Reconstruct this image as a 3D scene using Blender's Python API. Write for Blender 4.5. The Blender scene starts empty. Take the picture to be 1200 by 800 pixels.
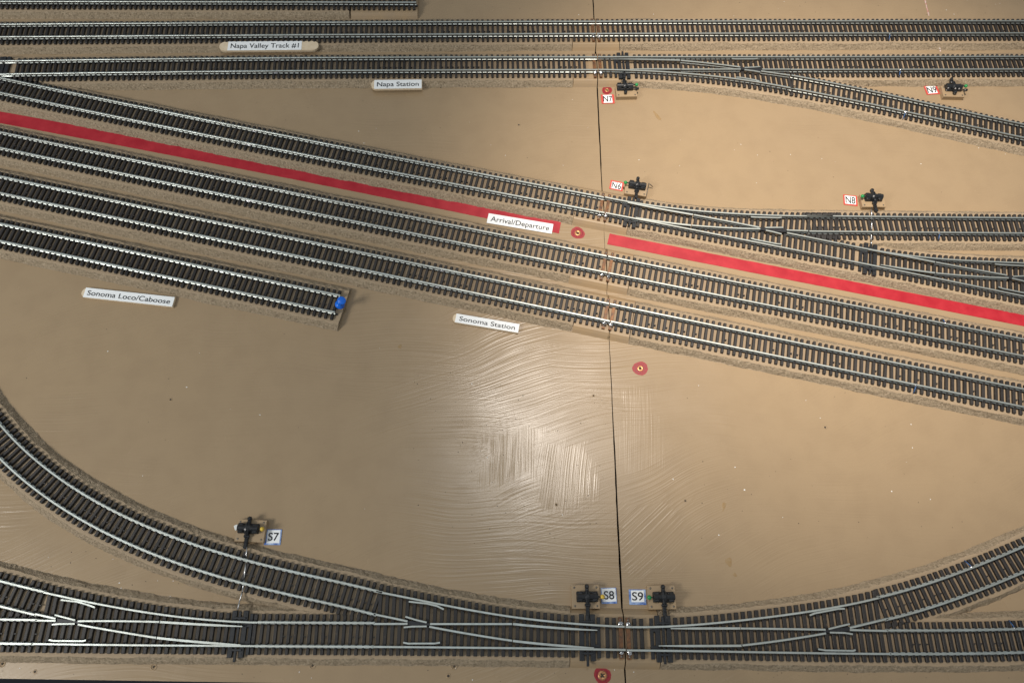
import bpy, bmesh, math, random
from mathutils import Vector, Matrix
random.seed(7)
MM = 0.001
SC = bpy.context.scene
COL = SC.collection

# ------------------------------------------------------------------ camera
F_PX, TILT, ROLL, CAM_H = 880.0, math.radians(21.69), math.radians(-1.51), 365.6   # px of a 1200 px wide frame, rad, rad, mm
ROT = Matrix.Rotation(TILT, 3, 'X') @ Matrix.Rotation(ROLL, 3, 'Y')
cd = bpy.data.cameras.new('camera'); cam = bpy.data.objects.new('camera', cd); COL.objects.link(cam)
cd.sensor_width = 36.0; cd.lens = F_PX / 1200 * 36.0; cd.clip_start = 0.01; cd.clip_end = 50
cam.matrix_world = Matrix.Translation((0, 0, CAM_H * MM)) @ ROT.to_4x4()
SC.camera = cam
SC.view_settings.view_transform = 'Standard'; SC.view_settings.look = 'None'
SC.view_settings.exposure = 0.0; SC.view_settings.gamma = 1.0

# ------------------------------------------------------------------ light: dim room, ceiling lamps and an added warm spot
w = bpy.data.worlds.new('World'); SC.world = w; w.use_nodes = True
w.node_tree.nodes['Background'].inputs[0].default_value = (0.90, 0.96, 1.0, 1)
w.node_tree.nodes['Background'].inputs[1].default_value = 0.30
def lamp(name, loc, aim, sx, sy, power, col):
    l = bpy.data.lights.new(name, 'AREA'); l.shape = 'RECTANGLE'; l.size = sx; l.size_y = sy; l.energy = power; l.color = col
    o = bpy.data.objects.new(name, l); COL.objects.link(o); o.location = loc
    o.rotation_euler = (Vector(aim) - Vector(loc)).to_track_quat('-Z', 'Y').to_euler(); return o
lamp('ceiling_lamp', (0.033, 0.262, 0.75), (0.03, 0.15, 0), 0.08, 0.11, 0.55, (0.90, 0.96, 1.0))
lamp('ceiling_lamp', (-0.62, -0.13, 0.50), (-0.30, 0.14, 0), 0.20, 0.20, 3.3, (1.0, 0.97, 0.92))
sl = bpy.data.lights.new('warm_spot', 'SPOT'); sl.energy = 36.0; sl.color = (1.0, 0.875, 0.75); sl.spot_size = math.radians(37); sl.spot_blend = 1.0; sl.shadow_soft_size = 0.04  # added warm spot, its soft cone shaped to brighten the right of the boards
so = bpy.data.objects.new('warm_spot', sl); COL.objects.link(so); so.location = (0.040, 0.268, 0.78)
so.rotation_euler = (Vector((0.195, 0.225, 0)) - so.location).to_track_quat('-Z', 'Y').to_euler()

# ------------------------------------------------------------------ helpers
def at(px, py, z=0.0):
    """photo point -> place on the horizontal plane at height z, in mm"""
    d = ROT @ Vector((px - 600, 400 - py, -F_PX)); t = (CAM_H - z) / -d.z
    return Vector((d.x * t, d.y * t))
def obj(name, verts, faces, mat, parent=None, smooth=False, mats=None, fmat=None, uv=None):
    me = bpy.data.meshes.new(name)
    me.from_pydata([(v[0] * MM, v[1] * MM, v[2] * MM) for v in verts], [], faces)
    for m in (mats or [mat]): me.materials.append(m)
    if fmat: me.polygons.foreach_set('material_index', fmat)
    if smooth: me.polygons.foreach_set('use_smooth', [True] * len(me.polygons))
    me.update()
    o = bpy.data.objects.new(name, me); COL.objects.link(o); o.parent = parent
    return o
def tag(o, label, cat, group=None):
    o['label'] = label; o['category'] = cat
    if group: o['group'] = group
    return o
def thing(name, label, cat, loc=(0, 0, 0), rz=0, group=None):
    o = bpy.data.objects.new(name, None); COL.objects.link(o); o.empty_display_size = 0.01
    o.location = (loc[0] * MM, loc[1] * MM, loc[2] * MM); o.rotation_euler = (0, 0, rz)
    return tag(o, label, cat, group)
def struct(o): o['kind'] = 'structure'; return o
class MB:
    def __init__(s): s.v, s.f, s.m = [], [], []
    def add(s, v, f, mi=0):
        n = len(s.v); s.v += [tuple(a) for a in v]; s.f += [tuple(i + n for i in q) for q in f]; s.m += [mi] * len(f); return s
    def box(s, c, d, rz=0, ch=0.0, mi=0, taper=0.0):
        hx, hy, hz = d[0] / 2, d[1] / 2, d[2] / 2; ca, sa = math.cos(rz), math.sin(rz)
        rings = []
        def ring(ix, iy, z):
            pts = []
            cc = min(ch, hx * .9, hy * .9)
            X, Y = hx - ix, hy - iy
            if ch > 0:
                P = [(X, -Y + cc), (X, Y - cc), (X - cc, Y), (-X + cc, Y), (-X, Y - cc), (-X, -Y + cc), (-X + cc, -Y), (X - cc, -Y)]
            else: P = [(X, -Y), (X, Y), (-X, Y), (-X, -Y)]
            return [(c[0] + x * ca - y * sa, c[1] + x * sa + y * ca, z) for x, y in P]
        zs = [(0, 0, c[2] - hz), (taper, taper, c[2] + hz)] if ch == 0 else [(0, 0, c[2] - hz), (taper, taper, c[2] + hz - ch), (taper + ch, taper + ch, c[2] + hz)]
        v, f = [], []; n = 0
        for k, (ix, iy, z) in enumerate(zs):
            r = ring(ix, iy, z); n = len(r); v += r
            if k: f += [((k - 1) * n + i, (k - 1) * n + (i + 1) % n, k * n + (i + 1) % n, k * n + i) for i in range(n)]
        f.append(tuple(range((len(zs) - 1) * n, len(zs) * n))); f.append(tuple(reversed(range(n))))
        return s.add(v, f, mi)
    def cyl(s, a, b, r, n=12, r2=None, mi=0):
        a, b = Vector(a), Vector(b); d = (b - a).normalized(); r2 = r if r2 is None else r2
        u = d.orthogonal().normalized(); w_ = d.cross(u)
        v = [a + (u * math.cos(t) + w_ * math.sin(t)) * r for t in [2 * math.pi * i / n for i in range(n)]]
        v += [b + (u * math.cos(t) + w_ * math.sin(t)) * r2 for t in [2 * math.pi * i / n for i in range(n)]]
        f = [(i, (i + 1) % n, n + (i + 1) % n, n + i) for i in range(n)] + [tuple(reversed(range(n))), tuple(range(n, 2 * n))]
        return s.add(v, f, mi)
    def lathe(s, c, prof, n=20, axis=Vector((0, 0, 1)), mi=0):
        c = Vector(c); u = axis.orthogonal().normalized(); w_ = axis.cross(u); v, f = [], []
        for r, z in prof:
            v += [c + axis * z + (u * math.cos(t) + w_ * math.sin(t)) * r for t in [2 * math.pi * i / n for i in range(n)]]
        for k in range(len(prof) - 1): f += [(k * n + i, k * n + (i + 1) % n, (k + 1) * n + (i + 1) % n, (k + 1) * n + i) for i in range(n)]
        f += [tuple(reversed(range(n))), tuple(range((len(prof) - 1) * n, len(prof) * n))]
        return s.add(v, f, mi)
    def ball(s, c, r, sq=1.0, n=10, jit=0.0):
        prof = [(r * math.sin(t), -r * sq * math.cos(t)) for t in [math.pi * (i + .15) / (n + .3) for i in range(n + 1)]]
        k = len(s.v); s.lathe(c, prof, 12)
        if jit: s.v[k:] = [(x + random.uniform(-jit, jit), y + random.uniform(-jit, jit), z + random.uniform(-jit, jit)) for x, y, z in s.v[k:]]
        return s
    def tube(s, pts, r, n=8):
        for a, b in zip(pts, pts[1:]): s.cyl(a, b, r, n)
        for p in pts[1:-1]: s.ball(p, r * 1.02, n=6)
        return s
    def build(s, name, mat, parent=None, smooth=False, mats=None):
        return obj(name, s.v, s.f, mat, parent, smooth, mats, s.m if mats else None)
def polyfit(pts, deg):
    """least squares y(x) on world points; returns f(x) -> y"""
    x0 = sum(p[0] for p in pts) / len(pts); sc = max(abs(p[0] - x0) for p in pts) or 1
    n = deg + 1; A = [[0.0] * (n + 1) for _ in range(n)]
    for x, y in pts:
        t = (x - x0) / sc
        for i in range(n):
            for j in range(n): A[i][j] += t ** (i + j)
            A[i][n] += y * t ** i
    for i in range(n):
        p = max(range(i, n), key=lambda k: abs(A[k][i])); A[i], A[p] = A[p], A[i]
        for k in range(n):
            if k != i:
                m = A[k][i] / A[i][i]; A[k] = [a - m * b for a, b in zip(A[k], A[i])]
    c = [A[i][n] / A[i][i] for i in range(n)]
    return lambda x: sum(c[i] * ((x - x0) / sc) ** i for i in range(n))
ZR = 6.6            # height of the rail heads
Z_BED, Z_TIE = 3.2, 4.7
def fit_px(pts, deg, z=ZR): return polyfit([at(a, b, z) for a, b in pts], deg)
def pair_fit(pairs, deg, z=ZR): return fit_px([(x, (u + l) / 2) for x, u, l in pairs], deg, z)
class WX(float): pass
def world_x(fn, px, z=ZR):
    """x of the point where the curve meets photo column px"""
    x = at(px, 400, z).x
    lo, hi = -600.0, 600.0
    def col(x): 
        v = ROT.inverted() @ Vector((x, fn(x), z - CAM_H)); return 600 + F_PX * v.x / -v.z
    for _ in range(50):
        m = (lo + hi) / 2
        if col(m) < px: lo = m
        else: hi = m
    return WX((lo + hi) / 2)
def line(fn, xa, xb, step=2.0):
    """points at even arc length along the curve"""
    n = max(2, int(abs(xb - xa) / 0.5)); P = [Vector((xa + (xb - xa) * i / n, fn(xa + (xb - xa) * i / n))) for i in range(n + 1)]
    out = [P[0]]; acc = 0
    for a, b in zip(P, P[1:]):
        acc += (b - a).length
        if acc >= step: out.append(b); acc = 0
    if (out[-1] - P[-1]).length > 0.3: out.append(P[-1])
    return out
def tangents(P):
    T = []
    for i in range(len(P)):
        a, b = P[max(0, i - 1)], P[min(len(P) - 1, i + 1)]; T.append((b - a).normalized())
    return T
def offset(P, d):
    return [p + Vector((-t.y, t.x)) * d for p, t in zip(P, tangents(P))]
def sweep(P, prof, z0, mb=None, cut=None, mi=0, jitter=None, scale_end=None):
    """prof: closed loop of (offset to the left, height)"""
    mb = mb or MB(); n = len(prof); v, f = [], []
    T = tangents(P)
    for k, (p, t) in enumerate(zip(P, T)):
        nrm = Vector((-t.y, t.x))
        for j, (o, h) in enumerate(prof):
            jo, jh = jitter(j, k) if jitter else (0, 0)
            if scale_end: o = o * scale_end(k / (len(P) - 1))
            q = p + nrm * (o + jo)
            if cut and (k == 0 or k == len(P) - 1) and cut[0 if k == 0 else 1] is not None:
                a, b = cut[0 if k == 0 else 1]      # slide along the track to the cut line a-b
                d = b - a; den = t.x * d.y - t.y * d.x
                if abs(den) > 1e-6:
                    s = ((a.x - q.x) * d.y - (a.y - q.y) * d.x) / den; q = q + t * s
            v.append((q.x, q.y, z0 + h + jh))
    for k in range(len(P) - 1): f += [(k * n + i, (k + 1) * n + i, (k + 1) * n + (i + 1) % n, k * n + (i + 1) % n) for i in range(n)]
    f += [tuple(range(n)), tuple(reversed(range((len(P) - 1) * n, len(P) * n)))]
    return mb.add(v, f, mi)

# ------------------------------------------------------------------ materials
def mat(name, col, rough=.5, metal=0, spec=.5, coat=0):
    m = bpy.data.materials.new(name); m.use_nodes = True; b = m.node_tree.nodes['Principled BSDF']
    b.inputs['Base Color'].default_value = (*col, 1); b.inputs['Roughness'].default_value = rough; b.inputs['Metallic'].default_value = metal
    b.inputs['Specular IOR Level'].default_value = spec; b.inputs['Coat Weight'].default_value = coat
    return m
class N:
    """tiny node builder working in world millimetres"""
    def __init__(s, m): s.t = m.node_tree; s.b = s.t.nodes['Principled BSDF']; s.p = None
    def n(s, typ, **k):
        o = s.t.nodes.new(typ)
        for a, b in k.items(): setattr(o, a, b)
        return o
    def l(s, a, b): s.t.links.new(a, b)
    def pos(s, local=False):
        if not s.p:
            g = s.n('ShaderNodeTexCoord') if local else s.n('ShaderNodeNewGeometry'); v = s.n('ShaderNodeVectorMath', operation='SCALE'); v.inputs['Scale'].default_value = 1000
            s.l(g.outputs['Object' if local else 'Position'], v.inputs[0]); s.p = v.outputs[0]
        return s.p
    def math(s, op, a, b=None, c=None, clamp=False):
        o = s.n('ShaderNodeMath', operation=op, use_clamp=clamp)
        for i, x in enumerate((a, b, c)):
            if x is None: continue
            if isinstance(x, (int, float)): o.inputs[i].default_value = x
            else: s.l(x, o.inputs[i])
        return o.outputs[0]
    def noise(s, scale, detail=3, rough=.5, vec=None, map_scale=None, rot=0, dist=0):
        v = vec or s.pos()
        if map_scale or rot:
            mp = s.n('ShaderNodeMapping', vector_type='TEXTURE' if False else 'POINT'); mp.inputs['Rotation'].default_value = (0, 0, rot)
            mp.inputs['Scale'].default_value = (1, 1, 1); s.l(v, mp.inputs[0]); v = mp.outputs[0]
            m2 = s.n('ShaderNodeVectorMath', operation='MULTIPLY'); m2.inputs[1].default_value = map_scale or (1, 1, 1); s.l(v, m2.inputs[0]); v = m2.outputs[0]
        o = s.n('ShaderNodeTexNoise'); o.inputs['Scale'].default_value = scale; o.inputs['Detail'].default_value = detail; o.inputs['Roughness'].default_value = rough; o.inputs['Distortion'].default_value = dist
        s.l(v, o.inputs['Vector']); return o.outputs['Fac']
    def ramp(s, fac, stops):
        r = s.n('ShaderNodeValToRGB'); e = r.color_ramp.elements
        while len(e) < len(stops): e.new(.5)
        for q, (p, c) in zip(e, stops): q.position = p; q.color = (*c, 1) if len(c) == 3 else c
        s.l(fac, r.inputs[0]); return r.outputs[0]
    def mix(s, fac, a, b):
        o = s.n('ShaderNodeMix', data_type='RGBA')
        if isinstance(fac, (int, float)): o.inputs[0].default_value = fac
        else: s.l(fac, o.inputs[0])
        for i, x in ((6, a), (7, b)):
            if isinstance(x, tuple): o.inputs[i].default_value = (*x, 1)
            else: s.l(x, o.inputs[i])
        return o.outputs[2]
    def bump(s, h, strength=.3, dist=.1, prev=None):
        o = s.n('ShaderNodeBump'); o.inputs['Strength'].default_value = strength; o.inputs['Distance'].default_value = dist * MM
        s.l(h, o.inputs['Height'])
        if prev: s.l(prev, o.inputs['Normal'])
        return o.outputs[0]
TAN = (0.355, 0.262, 0.160)
def board_paint():
    m = mat('tan_gloss_paint', TAN, .36); k = N(m)
    big = k.noise(.012, 3); fine = k.noise(.9, 4, .65); mid = k.noise(.08, 4)
    c = k.mix(k.math('MULTIPLY', big, .8, clamp=True), (TAN[0] * .93, TAN[1] * .93, TAN[2] * .95), (TAN[0] * 1.07, TAN[1] * 1.05, TAN[2] * 1.0))
    c = k.mix(k.ramp(mid, [(.42, (0, 0, 0)), (.72, (.42, .42, .42))]), c, (TAN[0] * .85, TAN[1] * .83, TAN[2] * .82))
    c = k.mix(k.ramp(fine, [(.62, (0, 0, 0)), (.78, (.35, .35, .35))]), c, (TAN[0] * .7, TAN[1] * .68, TAN[2] * .65))
    k.l(c, k.b.inputs['Base Color'])
    # brush strokes: long ridges in a few directions, each in its own patches
    def strokes(rot, per=1.0, bend=.6):
        wv = k.n('ShaderNodeVectorMath', operation='ADD')
        nz = k.n('ShaderNodeTexNoise'); nz.inputs['Scale'].default_value = .012; nz.inputs['Detail'].default_value = 1; k.l(k.pos(), nz.inputs['Vector'])
        sc = k.n('ShaderNodeVectorMath', operation='SCALE'); sc.inputs['Scale'].default_value = 22 * bend; k.l(nz.outputs['Color'], sc.inputs[0])
        k.l(k.pos(), wv.inputs[0]); k.l(sc.outputs[0], wv.inputs[1])
        a = k.noise(1.0, 2, .5, vec=wv.outputs[0], map_scale=(.022, 1.05 * per, 0), rot=rot)
        b = k.noise(1.0, 1, .5, vec=wv.outputs[0], map_scale=(.012, .5 * per, 0), rot=rot)
        # sharpen into separate ridges
        return k.math('ADD', k.math('MULTIPLY', k.math('POWER', a, 2.0), 1.5), k.math('MULTIPLY', b, .6))
    h0 = strokes(.0, 1.0, 1.0); h1 = strokes(math.radians(-20), 1.0, 1.1); hv = strokes(math.radians(92), 1.35, .35); hd = strokes(math.radians(-38), 1.0, .3)
    msk = k.ramp(k.noise(.011, 1), [(.44, (0, 0, 0)), (.56, (1, 1, 1))])
    sel = k.mix(msk, h0, h1)
    sep = k.n('ShaderNodeSeparateXYZ'); k.l(k.pos(), sep.inputs[0])
    wob = k.math('MULTIPLY', k.math('SUBTRACT', k.noise(.05, 3, .65), .5), 34)
    def patch(cx, cy, rx, ry):
        ax = k.math('DIVIDE', k.math('ABSOLUTE', k.math('SUBTRACT', k.math('ADD', sep.outputs[0], wob), cx)), rx)
        ay = k.math('DIVIDE', k.math('ABSOLUTE', k.math('SUBTRACT', k.math('ADD', sep.outputs[1], wob), cy)), ry)
        return k.math('MULTIPLY', k.math('SUBTRACT', 1.0, k.math('MAXIMUM', ax, ay)), 3.5, clamp=True)
    p1 = at(600, 535); p2 = at(750, 500); p3 = at(662, 555); p4 = at(770, 630)
    sel = k.mix(k.math('MULTIPLY', patch(p1.x, p1.y, 16, 15), .9), sel, hv)
    sel = k.mix(k.math('MULTIPLY', patch(p3.x, p3.y, 13, 18), .9), sel, strokes(math.radians(101), 1.5, .6))
    sel = k.mix(k.math('MULTIPLY', patch(p2.x, p2.y, 12, 24), .3), sel, hv)
    sel = k.mix(k.math('MULTIPLY', patch(p4.x, p4.y, 20, 20), .85), sel, hd)
    amp = k.math('ADD', .25, k.math('MULTIPLY', k.ramp(k.noise(.02, 2), [(.35, (0, 0, 0)), (.65, (1, 1, 1))]), .75))
    b = k.bump(k.math('MULTIPLY', sel, amp), .9, .165)
    b = k.bump(k.noise(1.6, 3, .6), .10, .09, b)
    k.l(b, k.b.inputs['Normal'])
    k.l(k.math('ADD', .205, k.math('MULTIPLY', k.noise(.05, 3), .12)), k.b.inputs['Roughness'])
    return m
def cork_paint():
    """painted cork: smooth on top, open grain on the cut sides"""
    m = mat('painted_cork', (.34, .24, .15), .75); k = N(m)
    g = k.n('ShaderNodeNewGeometry'); sz = k.n('ShaderNodeSeparateXYZ'); k.l(g.outputs['True Normal'], sz.inputs[0])
    side = k.math('MULTIPLY', k.math('SUBTRACT', .97, k.math('ABSOLUTE', sz.outputs[2])), 8, clamp=True)
    gr = k.noise(.95, 5, .75); gr2 = k.noise(.25, 3)
    top = k.mix(gr2, (.335, .257, .170), (.375, .282, .180))
    sd = k.ramp(gr, [(.30, (.08, .055, .033)), (.42, (.32, .25, .165)), (.56, (.43, .34, .23)), (.70, (.60, .49, .36))])
    topg = k.mix(k.ramp(gr, [(.6, (0, 0, 0)), (.75, (.3, .3, .3))]), top, (.2, .14, .09))
    k.l(k.mix(side, topg, sd), k.b.inputs['Base Color'])
    hh = k.math('MULTIPLY', gr, k.math('ADD', k.math('MULTIPLY', side, .9), .12))
    k.l(k.bump(hh, 1.0, 1.3), k.b.inputs['Normal'])
    return m
def tie_plastic():
    m = mat('weathered_tie_plastic', (.03, .025, .022), .55); k = N(m)
    oi = k.n('ShaderNodeObjectInfo')
    c = k.mix(oi.outputs['Random'], (.010, .009, .0095), (.026, .023, .022))
    g = k.noise(1.0, 3, .6, map_scale=(3.0, .5, 1))
    c = k.mix(k.ramp(g, [(.45, (0, 0, 0)), (.8, (.55, .55, .55))]), c, (.055, .05, .046))
    d = k.noise(.7, 3)
    c = k.mix(k.ramp(d, [(.66, (0, 0, 0)), (.74, (.5, .5, .5))]), c, (.14, .10, .065))
    k.l(c, k.b.inputs['Base Color']); k.l(k.bump(g, .5, .12), k.b.inputs['Normal'])
    return m
def rail_metal():
    m = mat('tarnished_nickel_rail', (.60, .61, .56), .3, 1.0); k = N(m)
    n1 = k.noise(.35, 3, .6); n2 = k.noise(.03, 2)
    g = k.n('ShaderNodeNewGeometry'); sz = k.n('ShaderNodeSeparateXYZ'); k.l(g.outputs['True Normal'], sz.inputs[0])
    top = k.math('MULTIPLY', k.math('SUBTRACT', sz.outputs[2], .55), 5, clamp=True)
    c = k.mix(k.ramp(n1, [(.4, (0, 0, 0)), (.72, (.7, .7, .7))]), (.60, .65, .625), (.38, .41, .385))
    c = k.mix(k.ramp(n2, [(.4, (0, 0, 0)), (.65, (.5, .5, .5))]), c, (.50, .51, .46))
    k.l(k.mix(top, (.28, .27, .245), c), k.b.inputs['Base Color'])
    k.l(k.math('ADD', .36, k.math('MULTIPLY', n1, .22)), k.b.inputs['Roughness'])
    return m
def noisy(name, c1, c2, scale, rough, metal=0, bump=0, bd=.1, spec=.5):
    m = mat(name, c1, rough, metal, spec); k = N(m); n = k.noise(scale, 4, .6)
    k.l(k.mix(k.ramp(n, [(.35, (0, 0, 0)), (.65, (1, 1, 1))]), c1, c2), k.b.inputs['Base Color'])
    if bump: k.l(k.bump(n, bump, bd), k.b.inputs['Normal'])
    return m
M_BOARD = board_paint(); M_CORK = cork_paint(); M_TIE = tie_plastic(); M_RAIL = rail_metal()
M_EDGE = mat('raw_board_edge', (.045, .03, .018), .8)
M_BLOCK = noisy('painted_smooth_block', (.335, .245, .15), (.37, .262, .148), .12, .5, bump=.15, bd=.2)
M_SWITCH = noisy('black_switch_plastic', (.010, .0115, .014), (.022, .024, .028), .9, .42)
M_BLACK = noisy('black_throw_plastic', (.008, .009, .011), (.018, .020, .023), 1.2, .33)
M_COPPER = noisy('tarnished_copper_board', (.26, .12, .05), (.10, .06, .04), .6, .45, metal=.4)
M_SOLDER = noisy('bright_solder', (.85, .86, .88), (.5, .5, .5), .8, .22, metal=1, bump=.5, bd=.4)
M_RED = noisy('red_adhesive_tape', (.36, .006, .018), (.45, .020, .032), .12, .45, bump=.1, bd=.2)
M_REDINK = noisy('red_marker_paint', (.34, .010, .022), (.26, .03, .03), .9, .5)
M_PAPER = mat('white_label_paper', (.90, .93, .94), .45); M_INK = mat('black_print', (.012, .013, .016), .5)
M_WOOD = noisy('pale_craft_stick_wood', (.66, .53, .36), (.74, .62, .45), .5, .6)
M_BLUEPL = mat('blue_pin_plastic', (.004, .16, .80), .3, coat=.2)
M_GREEN = mat('green_lever_paint', (.015, .26, .07), .4); M_YEL = mat('yellow_lever_paint', (.70, .48, .06), .4)
M_WHITEP = mat('white_plastic_tab', (.75, .77, .75), .5)
M_STEEL = mat('bright_steel_wire', (.7, .7, .7), .3, 1); M_DARKST = noisy('dark_screw_steel', (.12, .11, .10), (.25, .22, .18), 1.5, .5, metal=.8)
M_BRASS = noisy('brass_screw_head', (.72, .40, .16), (.45, .20, .12), 1.5, .35, metal=.7)
M_RINGDARK = noisy('dark_red_marker', (.16, .006, .014), (.30, .015, .025), 1.2, .4)
M_REDBORD = noisy('red_marker_border', (.62, .04, .03), (.55, .10, .08), .7, .5)
M_BLUEBORD = noisy('blue_marker_border', (.04, .12, .42), (.45, .58, .80), .35, .5)
M_SPECK = mat('white_paint_fleck', (.8, .8, .78), .5); M_DIRT = mat('dark_grit', (.05, .04, .03), .8)
M_STAIN = noisy('brown_glue_drip', (.31, .20, .09), (.33, .235, .13), .8, .25); M_BLUEW = mat('blue_wire_insulation', (.03, .09, .22), .5)
M_CRACK = noisy('white_filler', (.66, .60, .55), (.5, .2, .16), .5, .6)
M_FLOOR = mat('dark_floor', (.02, .022, .03), .8)

# ------------------------------------------------------------------ the setting: two boards with a gap, floor
sa = at(695, 0); sb = at(722.5, 580); sc2 = at(717, 500)
S_DIR = (sb - sa).normalized(); S_N = Vector((-S_DIR.y, S_DIR.x))      # S_N points east (towards +x)
if S_N.x < 0: S_N = -S_N
def seam(side, extra=0.0):
    """cut line on the seam for the left (-1) or right (+1) board"""
    o = S_N * side * (.28 + extra); return (sa + o, sb + o)
def on_seam(y, side, extra=0.0):
    a, b = seam(side, extra); t = (y - a.y) / (b.y - a.y); return a + (b - a) * t
e0 = at(0, 794.5); e1 = at(300, 799.2)
def edge_y(x): return e0.y + (e1.y - e0.y) / (e1.x - e0.x) * (x - e0.x)
def board(side):
    X = 620 * side; top = 640.0; pts = []
    s_top = on_seam(top, side); s_bot = on_seam(edge_y(60), side)
    # a slightly ragged edge at the seam
    ys = [s_bot.y + (s_top.y - s_bot.y) * i / 160 for i in range(161)]
    se = [on_seam(y, side, random.uniform(-.10, .10) + .16 * math.sin(y * .021 + 1)) for y in ys]
    if side < 0: loop = [Vector((X, edge_y(X)))] + se + [Vector((X, top))]
    else: loop = [Vector((X, top))] + list(reversed(se)) + [Vector((X, edge_y(X)))]
    n = len(loop); v = [(p.x, p.y, 0) for p in loop] + [(p.x, p.y, -18) for p in loop]
    f = [tuple(range(n))] + [tuple(reversed(range(n, 2 * n)))] + [(i, n + i, n + (i + 1) % n, (i + 1) % n) for i in range(n)]
    o = obj('ground', v, f, None, None, False, [M_BOARD, M_EDGE], [0, 1] + [1] * n)
    bm = bmesh.new(); bm.from_mesh(o.data); bmesh.ops.recalc_face_normals(bm, faces=bm.faces); bm.to_mesh(o.data); bm.free()
    return struct(o)
board(-1); board(1)
struct(obj('floor', [(-3000, -3000, -900), (3000, -3000, -900), (3000, 3000, -900), (-3000, 3000, -900)], [(0, 1, 2, 3)], M_FLOOR))

# ------------------------------------------------------------------ route centre lines (photo column, upper rail, lower rail)
R = {}
R['t0'] = pair_fit([(0, -12.7, 1.3), (300, -12.3, 1.9), (488, -11.4, 2.9)], 1)
R['t1'] = pair_fit([(0, 28, 43), (300, 26.3, 40.8), (600, 25.3, 39.5), (697, 25, 39.3), (900, 24.3, 38.3), (1200, 24.3, 38.8)], 2)
R['t2'] = pair_fit([(0, 71.8, 86), (150, 69.5, 84.2), (300, 68, 82.5), (600, 67, 81.5), (970, 66.4, 81), (1200, 66.3, 80.5)], 3)
R['t3'] = pair_fit([(0, 90, 109.3), (150, 120.3, 139.2), (300, 151.3, 170), (600, 210.8, 228.6), (690, 227.5, 245.8), (706, 230, 248.3)], 2)
R['t3r'] = pair_fit([(706, 230, 248.3), (750, 239, 256.9), (813, 251.3, 270), (885, 265, 283), (950, 278.1, 296), (1010, 290, 307.6), (1050, 298, 315.6), (1096, 306.9, 325.2), (1200, 329.2, 345.8)], 2)
R['t4'] = pair_fit([(0, 153.5, 173), (300, 217, 235.5), (600, 278, 296.3), (700, 296.8, 315.4), (900, 338.3, 357.5), (1200, 397.5, 416)], 2)
R['t5'] = pair_fit([(0, 206, 225.8), (300, 269.3, 288), (600, 333.8, 351.8), (700, 353, 372), (900, 393.8, 414.3), (1200, 455.5, 476.3)], 2)
R['t6'] = pair_fit([(0, 261.8, 281.3), (300, 325, 345.4), (396, 345.5, 366.3)], 1)
R['n7b'] = pair_fit([(845, 75.6, 89.6), (870, 79.5, 93.1), (895, 83.3, 97.5), (920, 86.9, 101.9), (945, 90.6, 105.6), (970, 95.6, 110.6), (1050, 112.3, 128.6), (1100, 123, 139.7), (1200, 145, 161.3)], 3)
R['n7a'] = pair_fit([(740, 67.3, 82.3), (797, 70.6, 85.3), (845, 75.6, 89.6), (870, 79.5, 93.1), (895, 83.3, 97.5), (920, 86.9, 101.9)], 3)
R['n6b'] = pair_fit([(916, 252.3, 269.3), (945, 253.0, 270.6), (980, 253.4, 271.2), (1110, 254.4, 272.4), (1200, 254.5, 273)], 1)
R['n6a'] = pair_fit([(777, 242, 259.5), (797, 245, 262.3), (830, 247.8, 265.6), (880, 251.5, 268.8), (916, 252.3, 269.3)], 3)
R['n8b'] = pair_fit([(1052, 297.5, 314.5), (1081, 301, 318), (1116, 303.6, 321.8), (1155, 306, 324.4), (1200, 308.1, 326)], 2)
R['main'] = pair_fit([(0, 725.8, 753.1), (150, 727.4, 754.1), (300, 729, 756.2), (437, 730.6, 757.6), (601, 730.9, 757.5), (690, 732.8, 759.6), (735, 734, 761)], 3)
R['mainr'] = pair_fit([(735, 734, 761), (810, 735, 762.5), (930, 736.3, 763.8), (1042, 738.6, 766), (1120, 737.8, 765), (1200, 736.3, 763.8)], 3)
R['s7b'] = pair_fit([(-25, 674.5, 702), (0, 681.9, 709.4), (37, 690.6, 718), (75, 698.8, 726.2), (112, 706.9, 734.6), (150, 713.8, 741.9), (200, 721.3, 748), (250, 726.3, 753)], 3)
R['curve'] = pair_fit([(0, 500, 535.5), (50, 547.5, 578.8), (100, 580, 610.5), (150, 606.6, 636.5), (200, 627.5, 657), (250, 644.6, 673.3), (300, 658.8, 686.2), (340, 668.8, 696.4), (390, 680, 707.7), (440, 692, 719.4)], 5)
R['s8b'] = pair_fit([(430, 689.8, 717.2), (465, 697.5, 724.6), (502, 704.6, 733), (540, 712.8, 740.6), (601, 721.8, 750.4), (640, 727, 754.8), (690, 731.3, 758.3)], 3)
R['s9b'] = pair_fit([(800, 732.3, 758.5), (850, 728.5, 756), (900, 722.5, 750.8), (950, 716.3, 745), (995, 708, 735.3), (1035, 698.6, 725.8)], 3)
R['curver'] = pair_fit([(1030, 700, 726.9), (1050, 695, 722.5), (1080, 686, 714.7), (1100, 680, 707.5), (1150, 661.3, 690), (1200, 639.8, 670)], 3)

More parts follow.
